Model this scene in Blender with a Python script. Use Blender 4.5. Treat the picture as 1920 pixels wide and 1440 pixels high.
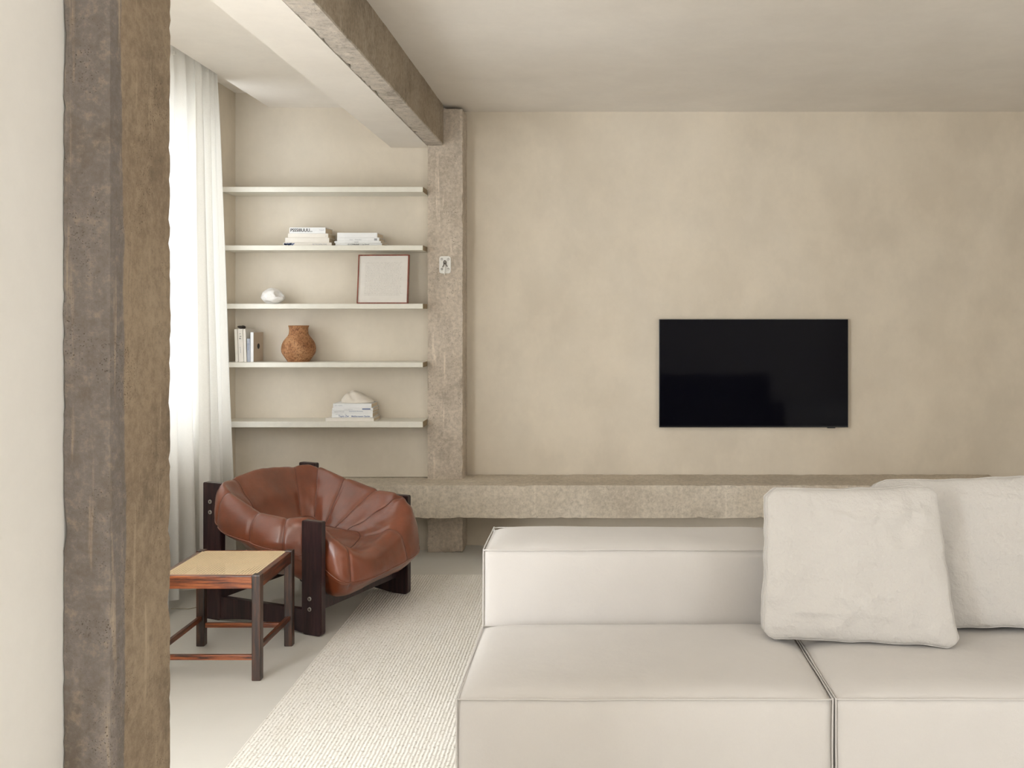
import bpy, bmesh, math, random
from mathutils import Vector, Matrix, noise
random.seed(7)
R = math.radians
C = bpy.context.scene.collection
for o in list(bpy.data.objects): bpy.data.objects.remove(o)

# ------------------------------------------------------------ camera, light, exposure
F, VX, VY, CZ = 1780.0, 1118.0, 592.0, 1.44
cd = bpy.data.cameras.new('camera'); cam = bpy.data.objects.new('camera', cd); C.objects.link(cam)
cam.location = (0, 0, CZ); cam.rotation_euler = (R(90), 0, 0)
cd.sensor_width = 36; cd.lens = F/1920*36
cd.shift_x = (960-VX)/1920; cd.shift_y = -(720-VY)/1920
cd.clip_start = .05
bpy.context.scene.camera = cam
sc = bpy.context.scene
sc.view_settings.view_transform = 'Standard'; sc.view_settings.look = 'None'
sc.view_settings.gamma = 1; sc.view_settings.use_curve_mapping = False
sc.view_settings.exposure = 0.72

w = bpy.data.worlds.new('sky'); sc.world = w; w.use_nodes = True
w.node_tree.nodes['Background'].inputs[0].default_value = (.86, .93, 1, 1)
w.node_tree.nodes['Background'].inputs[1].default_value = 2.0

def area(name, loc, rot, sx, sy, power, col=(1, 1, 1)):
    l = bpy.data.lights.new(name, 'AREA'); l.shape = 'RECTANGLE'; l.size = sx; l.size_y = sy
    l.energy = power; l.color = col
    o = bpy.data.objects.new(name, l); C.objects.link(o); o.location = loc; o.rotation_euler = rot
    return o
# left-window daylight and added right fill (all outside the openings of the walls)
area('daylight_curtain_window', (-3.05, 4.0, 1.68), (0, R(-90), 0), 2.3, 4.4, 58, (.93, .955, 1))
area('daylight_side_window', (-2.62, .45, 1.4), (0, R(-90), 0), 2.3, 2.7, 190, (.93, .955, 1))
area('added_fill_right', (4.98, -2.4, 1.4), (0, R(90), 0), 2.3, 3.2, 34, (.93, .955, 1))  # added fill lamp, an unseen source that evens out the room light

# ------------------------------------------------------------ material helpers
def mat(name):
    m = bpy.data.materials.new(name); m.use_nodes = True
    nt = m.node_tree; b = nt.nodes['Principled BSDF']
    return m, nt, b
def N(nt, t, **kw):
    n = nt.nodes.new(t)
    for k, v in kw.items():
        if k.startswith('i_'):
            key = k[2:]
            n.inputs[int(key) if key.isdigit() else key.replace('_', ' ')].default_value = v
        else: setattr(n, k, v)
    return n
def coords(nt, scale=(1, 1, 1), kind='Object'):
    tc = N(nt, 'ShaderNodeTexCoord'); mp = N(nt, 'ShaderNodeMapping'); mp.inputs['Scale'].default_value = scale
    nt.links.new(tc.outputs[kind], mp.inputs['Vector']); return mp.outputs[0]
def tex_noise(nt, vec, scale, detail=4, rough=.55):
    n = N(nt, 'ShaderNodeTexNoise'); n.inputs['Scale'].default_value = scale
    n.inputs['Detail'].default_value = detail; n.inputs['Roughness'].default_value = rough
    nt.links.new(vec, n.inputs['Vector']); return n.outputs['Fac']
def ramp(nt, fac, stops):
    r = N(nt, 'ShaderNodeValToRGB'); e = r.color_ramp.elements
    while len(e) < len(stops): e.new(.5)
    for k, (p, c) in enumerate(stops):
        e[k].position = p; e[k].color = (c[0], c[1], c[2], 1) if not isinstance(c, (int, float)) else (c, c, c, 1)
    nt.links.new(fac, r.inputs[0]); return r.outputs[0]
def mixc(nt, f, a, b, mode='MIX'):
    m = N(nt, 'ShaderNodeMix', data_type='RGBA', blend_type=mode)
    for s, v in ((0, f), (6, a), (7, b)):
        if hasattr(v, 'links'): nt.links.new(v, m.inputs[s])
        elif isinstance(v, (int, float)): m.inputs[s].default_value = v
        else: m.inputs[s].default_value = (v[0], v[1], v[2], 1)
    return m.outputs[2]
def bump(nt, b, h, strength=.3, dist=.01, prev=None):
    n = N(nt, 'ShaderNodeBump'); n.inputs['Strength'].default_value = strength; n.inputs['Distance'].default_value = dist
    nt.links.new(h, n.inputs['Height'])
    if prev: nt.links.new(prev, n.inputs['Normal'])
    nt.links.new(n.outputs[0], b.inputs['Normal']); return n.outputs[0]
def plain(name, col, rough=.6, metal=0, spec=.5, bumps=None):
    m, nt, b = mat(name)
    b.inputs['Roughness'].default_value = rough; b.inputs['Metallic'].default_value = metal
    b.inputs['Specular IOR Level'].default_value = spec
    v = coords(nt); f = tex_noise(nt, v, 30, 3)
    c = mixc(nt, f, [x*.94 for x in col], [min(1, x*1.05) for x in col])
    nt.links.new(c, b.inputs['Base Color'])
    if bumps: bump(nt, b, tex_noise(nt, v, bumps[0], 3), bumps[1], bumps[2])
    return m
def plaster(name, c1, c2, c3, amount=1.0, rough=.85):
    m, nt, b = mat(name); b.inputs['Roughness'].default_value = rough; b.inputs['Specular IOR Level'].default_value = .2
    v = coords(nt)
    big = tex_noise(nt, v, .75, 5, .6)
    brush = tex_noise(nt, coords(nt, (1.4, 1.4, 1)), 1.3, 6, .6)
    col = ramp(nt, big, [(.32, c1), (.5, c2), (.68, c3)])
    col = mixc(nt, ramp(nt, brush, [(.40, 0), (.70, .62*amount)]), col, [x*.82 for x in c2])
    cloud = tex_noise(nt, coords(nt, (1.3, 1.3, .9)), 2.6, 7, .62)
    col = mixc(nt, ramp(nt, cloud, [(.44, 0), (.66, .62*amount)]), col, [min(1, x*1.14) for x in c2])
    fine = tex_noise(nt, v, 26, 6, .7)
    col = mixc(nt, ramp(nt, fine, [(.3, .10), (.7, 0)]), col, [x*.75 for x in c2])
    nt.links.new(col, b.inputs['Base Color'])
    p = bump(nt, b, tex_noise(nt, v, 9, 5), .12, .01)
    bump(nt, b, tex_noise(nt, v, 90, 3), .10, .002, p)
    return m
def concrete(name, c1, c2, c3, wash=None, pits=1.0, streak=(9, 9, 1.1), ps=110, sm=.8):
    m, nt, b = mat(name); b.inputs['Roughness'].default_value = .9; b.inputs['Specular IOR Level'].default_value = .2
    v = coords(nt)
    a = tex_noise(nt, v, 3.2, 8, .62)
    col = ramp(nt, a, [(.3, c1), (.5, c2), (.7, c3)])
    st = tex_noise(nt, coords(nt, streak), 1.0, 6, .6)
    col = mixc(nt, ramp(nt, st, [(.40, 0), (.72, .55)]), col, [x*1.22 for x in c2])
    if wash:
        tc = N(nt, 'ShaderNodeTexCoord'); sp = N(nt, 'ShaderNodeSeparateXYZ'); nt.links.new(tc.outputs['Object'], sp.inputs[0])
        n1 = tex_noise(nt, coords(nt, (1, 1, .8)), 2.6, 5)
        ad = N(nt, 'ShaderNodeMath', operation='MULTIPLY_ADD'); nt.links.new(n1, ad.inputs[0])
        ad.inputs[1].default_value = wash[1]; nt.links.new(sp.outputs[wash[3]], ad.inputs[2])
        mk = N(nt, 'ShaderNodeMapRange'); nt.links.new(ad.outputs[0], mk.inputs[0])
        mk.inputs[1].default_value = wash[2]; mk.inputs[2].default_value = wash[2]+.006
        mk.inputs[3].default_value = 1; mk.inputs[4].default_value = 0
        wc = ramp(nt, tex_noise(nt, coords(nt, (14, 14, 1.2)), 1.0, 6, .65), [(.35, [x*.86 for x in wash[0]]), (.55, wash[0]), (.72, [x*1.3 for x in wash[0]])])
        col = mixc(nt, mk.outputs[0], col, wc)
    stain = tex_noise(nt, coords(nt, (1, 1, .7)), 5.0, 7, .7)
    col = mixc(nt, ramp(nt, stain, [(.52, 0), (.68, .6*sm)]), col, [x*.52 for x in c1])
    sc2 = ramp(nt, tex_noise(nt, coords(nt, (34, 34, 2.2)), 1.0, 5, .6), [(.60, 0), (.70, .55*sm)])
    col = mixc(nt, sc2, col, [min(1, x*1.45) for x in c3])
    fm = tex_noise(nt, v, 45, 7, .75)
    col = mixc(nt, ramp(nt, fm, [(.36, .42), (.52, 0)]), col, [x*.6 for x in c1])
    col = mixc(nt, ramp(nt, fm, [(.52, 0), (.68, .40)]), col, [min(1, x*1.25) for x in c3])
    dn = N(nt, 'ShaderNodeTexNoise'); dn.inputs['Scale'].default_value = 60; nt.links.new(v, dn.inputs['Vector'])
    dv = N(nt, 'ShaderNodeVectorMath', operation='MULTIPLY_ADD'); nt.links.new(dn.outputs['Color'], dv.inputs[0])
    dv.inputs[1].default_value = (.012, .012, .012); nt.links.new(v, dv.inputs[2])
    vo = N(nt, 'ShaderNodeTexVoronoi'); vo.inputs['Scale'].default_value = ps; nt.links.new(dv.outputs[0], vo.inputs['Vector'])
    pm = ramp(nt, vo.outputs['Distance'], [(.12, 1), (.24, 0)])
    pmask = ramp(nt, tex_noise(nt, v, 7, 5, .7), [(.50, 0), (.62, 1)])
    mm = N(nt, 'ShaderNodeMath', operation='MULTIPLY'); nt.links.new(pm, mm.inputs[0]); nt.links.new(pmask, mm.inputs[1])
    m2 = N(nt, 'ShaderNodeMath', operation='MULTIPLY'); nt.links.new(mm.outputs[0], m2.inputs[0]); m2.inputs[1].default_value = pits
    col = mixc(nt, m2.outputs[0], col, [x*.42 for x in c1])
    nt.links.new(col, b.inputs['Base Color'])
    p = bump(nt, b, tex_noise(nt, v, 12, 8, .7), .45, .012)
    inv = N(nt, 'ShaderNodeMath', operation='SUBTRACT'); inv.inputs[0].default_value = 1; nt.links.new(m2.outputs[0], inv.inputs[1])
    p = bump(nt, b, inv.outputs[0], .7, .004, p)
    bump(nt, b, tex_noise(nt, v, 110, 4, .7), .35, .003, p)
    return m
def fabric(name, col, wr=.25, weave=900, sheen=.2):
    m, nt, b = mat(name); b.inputs['Roughness'].default_value = .95; b.inputs['Specular IOR Level'].default_value = .12
    b.inputs['Sheen Weight'].default_value = sheen; b.inputs['Sheen Roughness'].default_value = .6
    v = coords(nt)
    f = tex_noise(nt, v, 7, 5); g = tex_noise(nt, coords(nt, (3, 3, 1)), 160, 3, .7)
    c = mixc(nt, f, [x*.95 for x in col], [min(1, x*1.03) for x in col])
    c = mixc(nt, ramp(nt, g, [(.35, .12), (.65, 0)]), c, [x*.85 for x in col])
    nt.links.new(c, b.inputs['Base Color'])
    p = bump(nt, b, tex_noise(nt, v, 13, 5, .55), wr, .02)
    bump(nt, b, tex_noise(nt, v, weave, 2), .25, .0015, p)
    return m
def wood(name, c1, c2, c3, rough=.35, sc_=(14, 14, 1.2), ring=5):
    m, nt, b = mat(name); b.inputs['Roughness'].default_value = rough; b.inputs['Coat Weight'].default_value = .15
    b.inputs['Coat Roughness'].default_value = .25
    v = coords(nt, sc_)
    f = tex_noise(nt, v, ring, 7, .65)
    c = ramp(nt, f, [(.36, c1), (.5, c2), (.66, c3)])
    nt.links.new(c, b.inputs['Base Color']); bump(nt, b, f, .12, .003)
    return m

M = {}
M['wall'] = plaster('beige_limewash', (.69, .60, .475), (.74, .655, .53), (.78, .70, .58), .75)
M['alcove'] = plaster('pale_limewash', (.73, .65, .535), (.78, .705, .59), (.82, .755, .65), .6)
M['ceil'] = plaster('ceiling_limewash', (.84, .775, .69), (.87, .81, .73), (.90, .845, .77), .35)
M['white_plaster'] = plaster('cream_plaster', (.78, .745, .685), (.81, .775, .715), (.84, .81, .755), .25)
M['bench'] = concrete('bench_concrete', (.50, .43, .34), (.60, .525, .42), (.68, .605, .50), pits=.75, streak=(1.2, 6, 6), sm=.35)
M['column'] = concrete('column_concrete', (.48, .405, .32), (.59, .505, .41), (.68, .59, .49))
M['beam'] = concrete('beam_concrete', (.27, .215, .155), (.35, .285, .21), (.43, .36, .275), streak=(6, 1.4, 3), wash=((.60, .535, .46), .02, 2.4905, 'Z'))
M['pillar'] = concrete('pillar_concrete', (.25, .185, .125), (.305, .23, .155), (.355, .275, .19), wash=((.22, .19, .168), .10, 1.98, 'Y'), ps=190, sm=1.0)
m, nt, b = mat('microcement_floor')
b.inputs['Roughness'].default_value = .42; b.inputs['Specular IOR Level'].default_value = .35
v = coords(nt); c = ramp(nt, tex_noise(nt, v, .9, 6, .6), [(.3, (.68, .655, .60)), (.5, (.72, .695, .64)), (.7, (.76, .735, .68))])
nt.links.new(c, b.inputs['Base Color']); bump(nt, b, tex_noise(nt, v, 14, 5), .05, .005); M['floor'] = m
M['shelf'] = plain('shelf_paint', (.80, .765, .67), .6, bumps=(40, .1, .002))
M['sofa'] = fabric('sofa_linen', (.64, .605, .565), .12)
M['cushion'] = fabric('washed_cotton', (.63, .60, .56), .9)
M['darkwood'] = wood('dark_jacaranda', (.014, .006, .008), (.030, .012, .014), (.052, .022, .022), .38)
M['legwood'] = wood('table_leg_wood', (.014, .009, .007), (.04, .02, .013), (.11, .042, .02), .35)
M['rosewood_x'] = wood('rosewood_rail_x', (.03, .008, .004), (.22, .055, .016), (.42, .125, .035), .3, (1.4, 18, 18))
M['rosewood_y'] = wood('rosewood_rail_y', (.018, .006, .004), (.10, .028, .012), (.24, .075, .028), .3, (18, 1.4, 18))
M['cane'] = plain('cane', (.86, .68, .44), .5)
M['steel'] = plain('bolt_steel', (.55, .53, .50), .35, .9)
M['screen'] = plain('tv_glass', (.003, .003, .006), .06, 0, .09)
M['tvcase'] = plain('tv_case', (.008, .008, .009), .35)
M['brownend'] = plain('brown_board_end', (.30, .225, .13), .7)
M['white'] = plain('white_cover', (.86, .86, .85), .55)
M['cream'] = plain('cream_cover', (.84, .79, .71), .6)
M['pages'] = plain('page_edges', (.72, .60, .44), .9)
M['tan'] = plain('tan_cover', (.55, .45, .34), .7)
M['grey'] = plain('grey_print', (.30, .30, .32), .7)
M['ink'] = plain('black_ink', (.02, .02, .022), .7)
M['lightink'] = plain('pale_grey_ink', (.45, .46, .50), .7)
M['blue'] = plain('blue_print', (.12, .17, .33), .7)
M['bluegrey'] = plain('blue_grey_cover', (.42, .44, .50), .6)
M['frame'] = wood('reddish_frame_wood', (.16, .035, .015), (.25, .055, .025), (.34, .09, .045), .4)
M['paper'] = plain('art_paper', (.76, .72, .66), .8)
M['sepia'] = plain('sepia_ink', (.16, .12, .09), .8)
M['stone'] = plain('white_plaster_cast', (.87, .84, .80), .7, bumps=(18, .25, .006))
M['softstone'] = plain('matte_ceramic', (.80, .73, .63), .75, bumps=(12, .15, .006))
M['plate'] = plain('white_enamel_plate', (.80, .78, .72), .35)
M['iron'] = plain('dull_iron', (.16, .14, .12), .4, .7)
M['darkthing'] = plain('dark_resin', (.035, .025, .02), .5)
M['cable'] = plain('cable_sheath', (.42, .37, .28), .5)
M['whiteframe'] = plain('window_frame_paint', (.8, .8, .78), .4)

# leather
m, nt, b = mat('cognac_leather')
v = coords(nt)
c = ramp(nt, tex_noise(nt, v, 4.5, 5, .6), [(.3, (.145, .033, .012)), (.5, (.20, .048, .017)), (.72, (.26, .068, .026))])
nt.links.new(c, b.inputs['Base Color']); b.inputs['Specular IOR Level'].default_value = .55
b.inputs['Roughness'].default_value = .34; b.inputs['Coat Weight'].default_value = .85; b.inputs['Coat Roughness'].default_value = .24
p = bump(nt, b, tex_noise(nt, coords(nt, (1, 1, 1.8)), 9, 5, .5), .30, .012)
vo = N(nt, 'ShaderNodeTexVoronoi'); vo.inputs['Scale'].default_value = 420; nt.links.new(v, vo.inputs['Vector'])
bump(nt, b, vo.outputs['Distance'], .10, .001, p); M['leather'] = m
M['seam'] = plain('leather_seam', (.10, .026, .012), .5)
# terracotta
m, nt, b = mat('mottled_clay'); b.inputs['Roughness'].default_value = .8
v = coords(nt)
c = ramp(nt, tex_noise(nt, v, 14, 5, .7), [(.32, (.20, .075, .025)), (.5, (.42, .20, .085)), (.68, (.56, .31, .15))])
c = mixc(nt, ramp(nt, tex_noise(nt, v, 120, 4, .7), [(.50, 0), (.60, .75)]), c, (.13, .05, .02))
nt.links.new(c, b.inputs['Base Color']); bump(nt, b, tex_noise(nt, v, 80, 5), .4, .004); M['clay'] = m
# rug
m, nt, b = mat('ribbed_wool'); b.inputs['Roughness'].default_value = 1; b.inputs['Specular IOR Level'].default_value = .05
tc = N(nt, 'ShaderNodeTexCoord'); sp = N(nt, 'ShaderNodeSeparateXYZ'); nt.links.new(tc.outputs['Object'], sp.inputs[0])
wob = tex_noise(nt, coords(nt, (6, 22, 1)), 1.0, 3)
ma = N(nt, 'ShaderNodeMath', operation='MULTIPLY_ADD'); nt.links.new(wob, ma.inputs[0]); ma.inputs[1].default_value = .007; nt.links.new(sp.outputs['X'], ma.inputs[2])
mu = N(nt, 'ShaderNodeMath', operation='MULTIPLY'); nt.links.new(ma.outputs[0], mu.inputs[0]); mu.inputs[1].default_value = 2*math.pi/.0135
si = N(nt, 'ShaderNodeMath', operation='SINE'); nt.links.new(mu.outputs[0], si.inputs[0])
vo = N(nt, 'ShaderNodeTexVoronoi'); vo.inputs['Scale'].default_value = 1; nt.links.new(coords(nt, (95, 48, 1)), vo.inputs['Vector'])
hh = N(nt, 'ShaderNodeMath', operation='MULTIPLY_ADD'); nt.links.new(vo.outputs['Distance'], hh.inputs[0]); hh.inputs[1].default_value = -1.1; nt.links.new(si.outputs[0], hh.inputs[2])
base = ramp(nt, tex_noise(nt, coords(nt, (12, 3, 1)), 1.5, 4), [(.3, (.86, .83, .76)), (.7, (.91, .885, .83))])
fl = ramp(nt, tex_noise(nt, coords(nt, (130, 70, 1)), 1, 2), [(.57, 0), (.66, .6)])
c = mixc(nt, fl, base, (.42, .37, .30))
gr = ramp(nt, si.outputs[0], [(.0, .12), (.35, 0)])
c = mixc(nt, gr, c, (.52, .46, .37))
nt.links.new(c, b.inputs['Base Color']); bump(nt, b, hh.outputs[0], .42, .003); M['rug'] = m
# curtain: white sheer that lets daylight through
m, nt, b = mat('sheer_curtain'); out = nt.nodes['Material Output']; nt.nodes.remove(b)
d = N(nt, 'ShaderNodeBsdfDiffuse'); t = N(nt, 'ShaderNodeBsdfTranslucent'); mx = N(nt, 'ShaderNodeMixShader')
wv = ramp(nt, tex_noise(nt, coords(nt, (1, 60, 60)), 8, 3), [(.3, (.84, .82, .77)), (.7, (.90, .88, .83))])
nt.links.new(wv, d.inputs[0]); nt.links.new(wv, t.inputs[0]); mx.inputs[0].default_value = .27
nt.links.new(d.outputs[0], mx.inputs[1]); nt.links.new(t.outputs[0], mx.inputs[2]); nt.links.new(mx.outputs[0], out.inputs[0]); M['curtain'] = m
# window glass
m, nt, b = mat('window_glass'); out = nt.nodes['Material Output']; nt.nodes.remove(b)
tr = N(nt, 'ShaderNodeBsdfTransparent'); gl = N(nt, 'ShaderNodeBsdfGlossy'); gl.inputs['Roughness'].default_value = .02
mx = N(nt, 'ShaderNodeMixShader'); mx.inputs[0].default_value = .06
nt.links.new(tr.outputs[0], mx.inputs[1]); nt.links.new(gl.outputs[0], mx.inputs[2]); nt.links.new(mx.outputs[0], out.inputs[0]); M['glass'] = m

# ------------------------------------------------------------ geometry helpers
def obj(name, bm, m, parent=None, smooth=False, loc=None, sharp=0):
    me = bpy.data.meshes.new(name); bm.normal_update(); bm.to_mesh(me); bm.free()
    me.materials.append(m)
    if smooth:
        for p in me.polygons: p.use_smooth = True
    o = bpy.data.objects.new(name, me); C.objects.link(o)
    if sharp: me.set_sharp_from_angle(angle=R(sharp))
    if parent: o.parent = parent
    if loc: o.location = loc
    return o
def thing(name, label, cat, loc=(0, 0, 0), rz=0, group=None):
    o = bpy.data.objects.new(name, None); C.objects.link(o); o.location = loc; o.rotation_euler = (0, 0, rz)
    o.empty_display_size = .1; o['label'] = label; o['category'] = cat
    if group: o['group'] = group
    return o
def tag(o, label, cat, group=None):
    o['label'] = label; o['category'] = cat
    if group: o['group'] = group
    return o
def struct(o): o['kind'] = 'structure'; return o
def stuff(o): o['kind'] = 'stuff'; return o
def box(bm, x0, x1, y0, y1, z0, z1, f=None):
    vs = [Vector((x, y, z)) for z in (z0, z1) for y in (y0, y1) for x in (x0, x1)]
    if f: vs = [Vector(f(q)) for q in vs]
    vs = [bm.verts.new(q) for q in vs]
    for a in ((0, 2, 3, 1), (4, 5, 7, 6), (0, 1, 5, 4), (2, 6, 7, 3), (0, 4, 6, 2), (1, 3, 7, 5)):
        bm.faces.new([vs[i] for i in a])
def bevbox(bm, x0, x1, y0, y1, z0, z1, r=.003, seg=2, f=None):
    t = bmesh.new(); box(t, x0, x1, y0, y1, z0, z1)
    bmesh.ops.bevel(t, geom=list(t.edges), offset=r, segments=seg, affect='EDGES', profile=.6)
    join(bm, t, f)
def join(bm, t, f=None):
    mp = {}
    for v in t.verts: mp[v] = bm.verts.new(f(v.co) if f else v.co)
    for fc in t.faces:
        try: bm.faces.new([mp[v] for v in fc.verts])
        except ValueError: pass
    t.free()
def rough_box(x0, x1, y0, y1, z0, z1, step=.025, amp=.002, chip=.006, seed=0, freq=7, keep=None):
    """box with subdivided faces, uneven surface and chipped arrises"""
    bm = bmesh.new()
    nx, ny, nz = [max(1, int(round((b-a)/step))) for a, b in ((x0, x1), (y0, y1), (z0, z1))]
    cache = {}
    lo = Vector((x0, y0, z0)); hi = Vector((x1, y1, z1)); n = (nx, ny, nz); ctr = (lo+hi)/2
    def vert(i, j, k):
        key = (i, j, k)
        if key in cache: return cache[key]
        t = (i/nx, j/ny, k/nz)
        p = Vector([lo[a]+(hi[a]-lo[a])*t[a] for a in range(3)])
        on = [a for a in range(3) if key[a] in (0, n[a])]
        q = p.copy(); s = Vector((seed*3.1, seed*1.7, seed*.9))
        base = noise.noise(p*freq+s)*amp + noise.noise(p*freq*3.3+s)*amp*.5
        for a in on:
            sg = 1 if key[a] else -1
            q[a] += sg*base
            if len(on) >= 2:
                c = max(0, noise.noise(p*17+s*2)-.22)*chip*3.2 + max(0, noise.noise(p*41+s)-.05)*chip*1.3 + .0012
                q[a] -= sg*c
        cache[key] = bm.verts.new(q); return cache[key]
    for a in range(3):
        b_, c_ = [(1, 2), (2, 0), (0, 1)][a]
        for side in (0, n[a]):
            for u in range(n[b_]):
                for v_ in range(n[c_]):
                    ks = []
                    for du, dv in ((0, 0), (1, 0), (1, 1), (0, 1)):
                        k = [0, 0, 0]; k[a] = side; k[b_] = u+du; k[c_] = v_+dv; ks.append(tuple(k))
                    if side == 0: ks.reverse()
                    bm.faces.new([vert(*k) for k in ks])
    return bm
def tube(bm, pts, r, sides=8, closed=False, taper=None):
    pts = [Vector(p) for p in pts]; n = len(pts); rings = []
    up = None
    for i, p in enumerate(pts):
        a = pts[(i-1) % n] if (closed or i > 0) else p
        c = pts[(i+1) % n] if (closed or i < n-1) else p
        d = (c-a).normalized()
        if up is None:
            up = d.orthogonal().normalized()
        else:
            up = (up - d*up.dot(d)).normalized()
        s = d.cross(up)
        rr = r if taper is None else r*taper(i/(n-1))
        rings.append([bm.verts.new(p+(up*math.cos(2*math.pi*k/sides)+s*math.sin(2*math.pi*k/sides))*rr) for k in range(sides)])
    m_ = n if closed else n-1
    for i in range(m_):
        A, B = rings[i], rings[(i+1) % n]
        for k in range(sides): bm.faces.new((A[k], A[(k+1) % sides], B[(k+1) % sides], B[k]))
    if not closed:
        bm.faces.new(list(reversed(rings[0]))); bm.faces.new(rings[-1])
def lathe(bm, prof, seg=48, c=(0, 0, 0)):
    rings = []
    for r, z in prof:
        if r < 1e-5: rings.append([bm.verts.new((c[0], c[1], c[2]+z))])
        else: rings.append([bm.verts.new((c[0]+r*math.cos(2*math.pi*k/seg), c[1]+r*math.sin(2*math.pi*k/seg), c[2]+z)) for k in range(seg)])
    for A, B in zip(rings, rings[1:]):
        for k in range(seg):
            k2 = (k+1) % seg
            if len(A) == 1 and len(B) > 1: bm.faces.new((A[0], B[k2], B[k]))
            elif len(B) == 1 and len(A) > 1: bm.faces.new((A[k], A[k2], B[0]))
            elif len(A) > 1: bm.faces.new((A[k], A[k2], B[k2], B[k]))
def cr(p, t):
    """Catmull-Rom through list p (open), t in 0..len-1"""
    n = len(p); i = min(int(t), n-2); u = t-i
    P = [p[max(0, i-1)], p[i], p[i+1], p[min(n-1, i+2)]]
    return [.5*(2*P[1][k]+(-P[0][k]+P[2][k])*u+(2*P[0][k]-5*P[1][k]+4*P[2][k]-P[3][k])*u*u+(-P[0][k]+3*P[1][k]-3*P[2][k]+P[3][k])*u**3) for k in range(len(p[0]))]
def crc(p, t):
    n = len(p); t = t % n; i = int(t); u = t-i
    P = [p[(i-1) % n], p[i % n], p[(i+1) % n], p[(i+2) % n]]
    return [.5*(2*P[1][k]+(-P[0][k]+P[2][k])*u+(2*P[0][k]-5*P[1][k]+4*P[2][k]-P[3][k])*u*u+(-P[0][k]+3*P[1][k]-3*P[2][k]+P[3][k])*u**3) for k in range(len(p[0]))]
def lettering(txt, size, m, parent, loc, rot, name='lettering', ext=.0002, xs=1.0, bold=0.0, center=False):
    cu = bpy.data.curves.new('t', 'FONT'); cu.body = txt; cu.size = size; cu.extrude = ext; cu.offset = bold
    if center: cu.align_x = 'CENTER'
    o = bpy.data.objects.new('t', cu); C.objects.link(o)
    bpy.context.view_layer.update()
    me = bpy.data.meshes.new_from_object(o.evaluated_get(bpy.context.evaluated_depsgraph_get()))
    bpy.data.objects.remove(o); me.materials.clear(); me.materials.append(m)
    q = bpy.data.objects.new(name, me); C.objects.link(q); q.parent = parent
    q.location = loc; q.rotation_euler = rot; q.scale = (xs, 1, 1)
    return q

CEIL, YW, XL, XR, YB = 2.72, 5.96, -2.22, 4.6, -5.0
YA = 5.84      # alcove back wall
# ------------------------------------------------------------ room shell
bm = bmesh.new(); box(bm, XL-.3, XR+.2, YB-.2, YW+.3, -.12, 0); struct(obj('floor', bm, M['floor']))
bm = bmesh.new(); box(bm, -.93, XR+.2, YW, YW+.2, 0, CEIL+.2); struct(obj('wall_back', bm, M['wall']))
bm = bmesh.new(); box(bm, XL-.3, -.93, YA, YW+.2, .448, CEIL+.25); box(bm, XL-.3, -.93, YA, YW+.2, 0, .247); box(bm, XL-.3, -.93, YW+.002, YW+.2, .247, .448); struct(obj('wall_alcove', bm, M['alcove']))
bm = bmesh.new()
for y0, y1, z0, z1 in ((-.8, YW, 0, 2.82), (YB, -4, 0, 2.82), (-4, -.8, 0, .25), (-4, -.8, 2.6, 2.82)): box(bm, XR, XR+.2, y0, y1, z0, z1)
struct(obj('wall_right', bm, M['ceil']))
bm = bmesh.new()     # ceiling with the raised curtain recess along the left
box(bm, -2.01, XR+.2, YB-.2, YW+.2, CEIL, CEIL+.25)
box(bm, XL-.3, -2.01, 1.9, YA, CEIL+.09, CEIL+.25)
box(bm, XL-.3, -2.01, YB-.2, 1.9, CEIL, CEIL+.25)
struct(obj('ceiling', bm, M['ceil']))
bm = bmesh.new()     # left wall around two window openings
for y0, y1, z0, z1 in ((5.36, YA, 0, 2.85), (1.93, 2.2, 0, 2.85), (2.2, 5.36, 0, .80), (2.2, 5.36, 2.52, 2.85),
                       (YB, -.9, 0, 2.75), (1.8, 1.93, 0, 2.75), (-.9, 1.8, 0, .25), (-.9, 1.8, 2.6, 2.75)):
    box(bm, XL-.2, XL, y0, y1, z0, z1)
struct(obj('wall_left', bm, M['wall']))
bm = bmesh.new(); box(bm, XL-.2, XR+.2, YB-.2, YB, 0, 2.75); struct(obj('wall_rear', bm, M['ceil']))
bm = bmesh.new(); box(bm, -1.207, -1.0575, 1.15, 2.12, 0, CEIL); struct(obj('wall_partition', bm, M['white_plaster']))
bm = bmesh.new(); box(bm, -1.262, -1.030, 2.10, YA, 2.474, CEIL); struct(obj('trim_1', bm, M['ceil']))
def window(n, axis, a0, a1, z0, z1, pos, mull):
    bm = bmesh.new(); f = (lambda q: q) if axis == 'y' else (lambda q: Vector((q.y, q.x, q.z)))
    t = .05
    for (u0, u1, w0, w1) in [(a0, a1, z0, z0+t), (a0, a1, z1-t, z1)]+[(a0+(a1-a0-t)*k/mull, a0+(a1-a0-t)*k/mull+t, z0+t, z1-t) for k in range(mull+1)]:
        box(bm, pos-.03, pos+.03, u0, u1, w0, w1, f)
    fr = struct(obj('window_%d' % n, bm, M['whiteframe']))
    for k in range(mull):
        u0 = a0+(a1-a0-t)*k/mull+t; u1 = a0+(a1-a0-t)*(k+1)/mull
        bm = bmesh.new(); box(bm, pos-.004, pos+.004, u0, u1, z0+t, z1-t, f); obj('pane', bm, M['glass'], fr)
window(1, 'y', 2.2, 5.36, .80, 2.52, XL-.12, 3)
window(2, 'y', -.9, 1.8, .25, 2.6, XL-.12, 3)
window(3, 'y', -4, -.8, .25, 2.6, XR+.1, 3)  # added unseen window in the right wall, opening for the fill lamp

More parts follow.
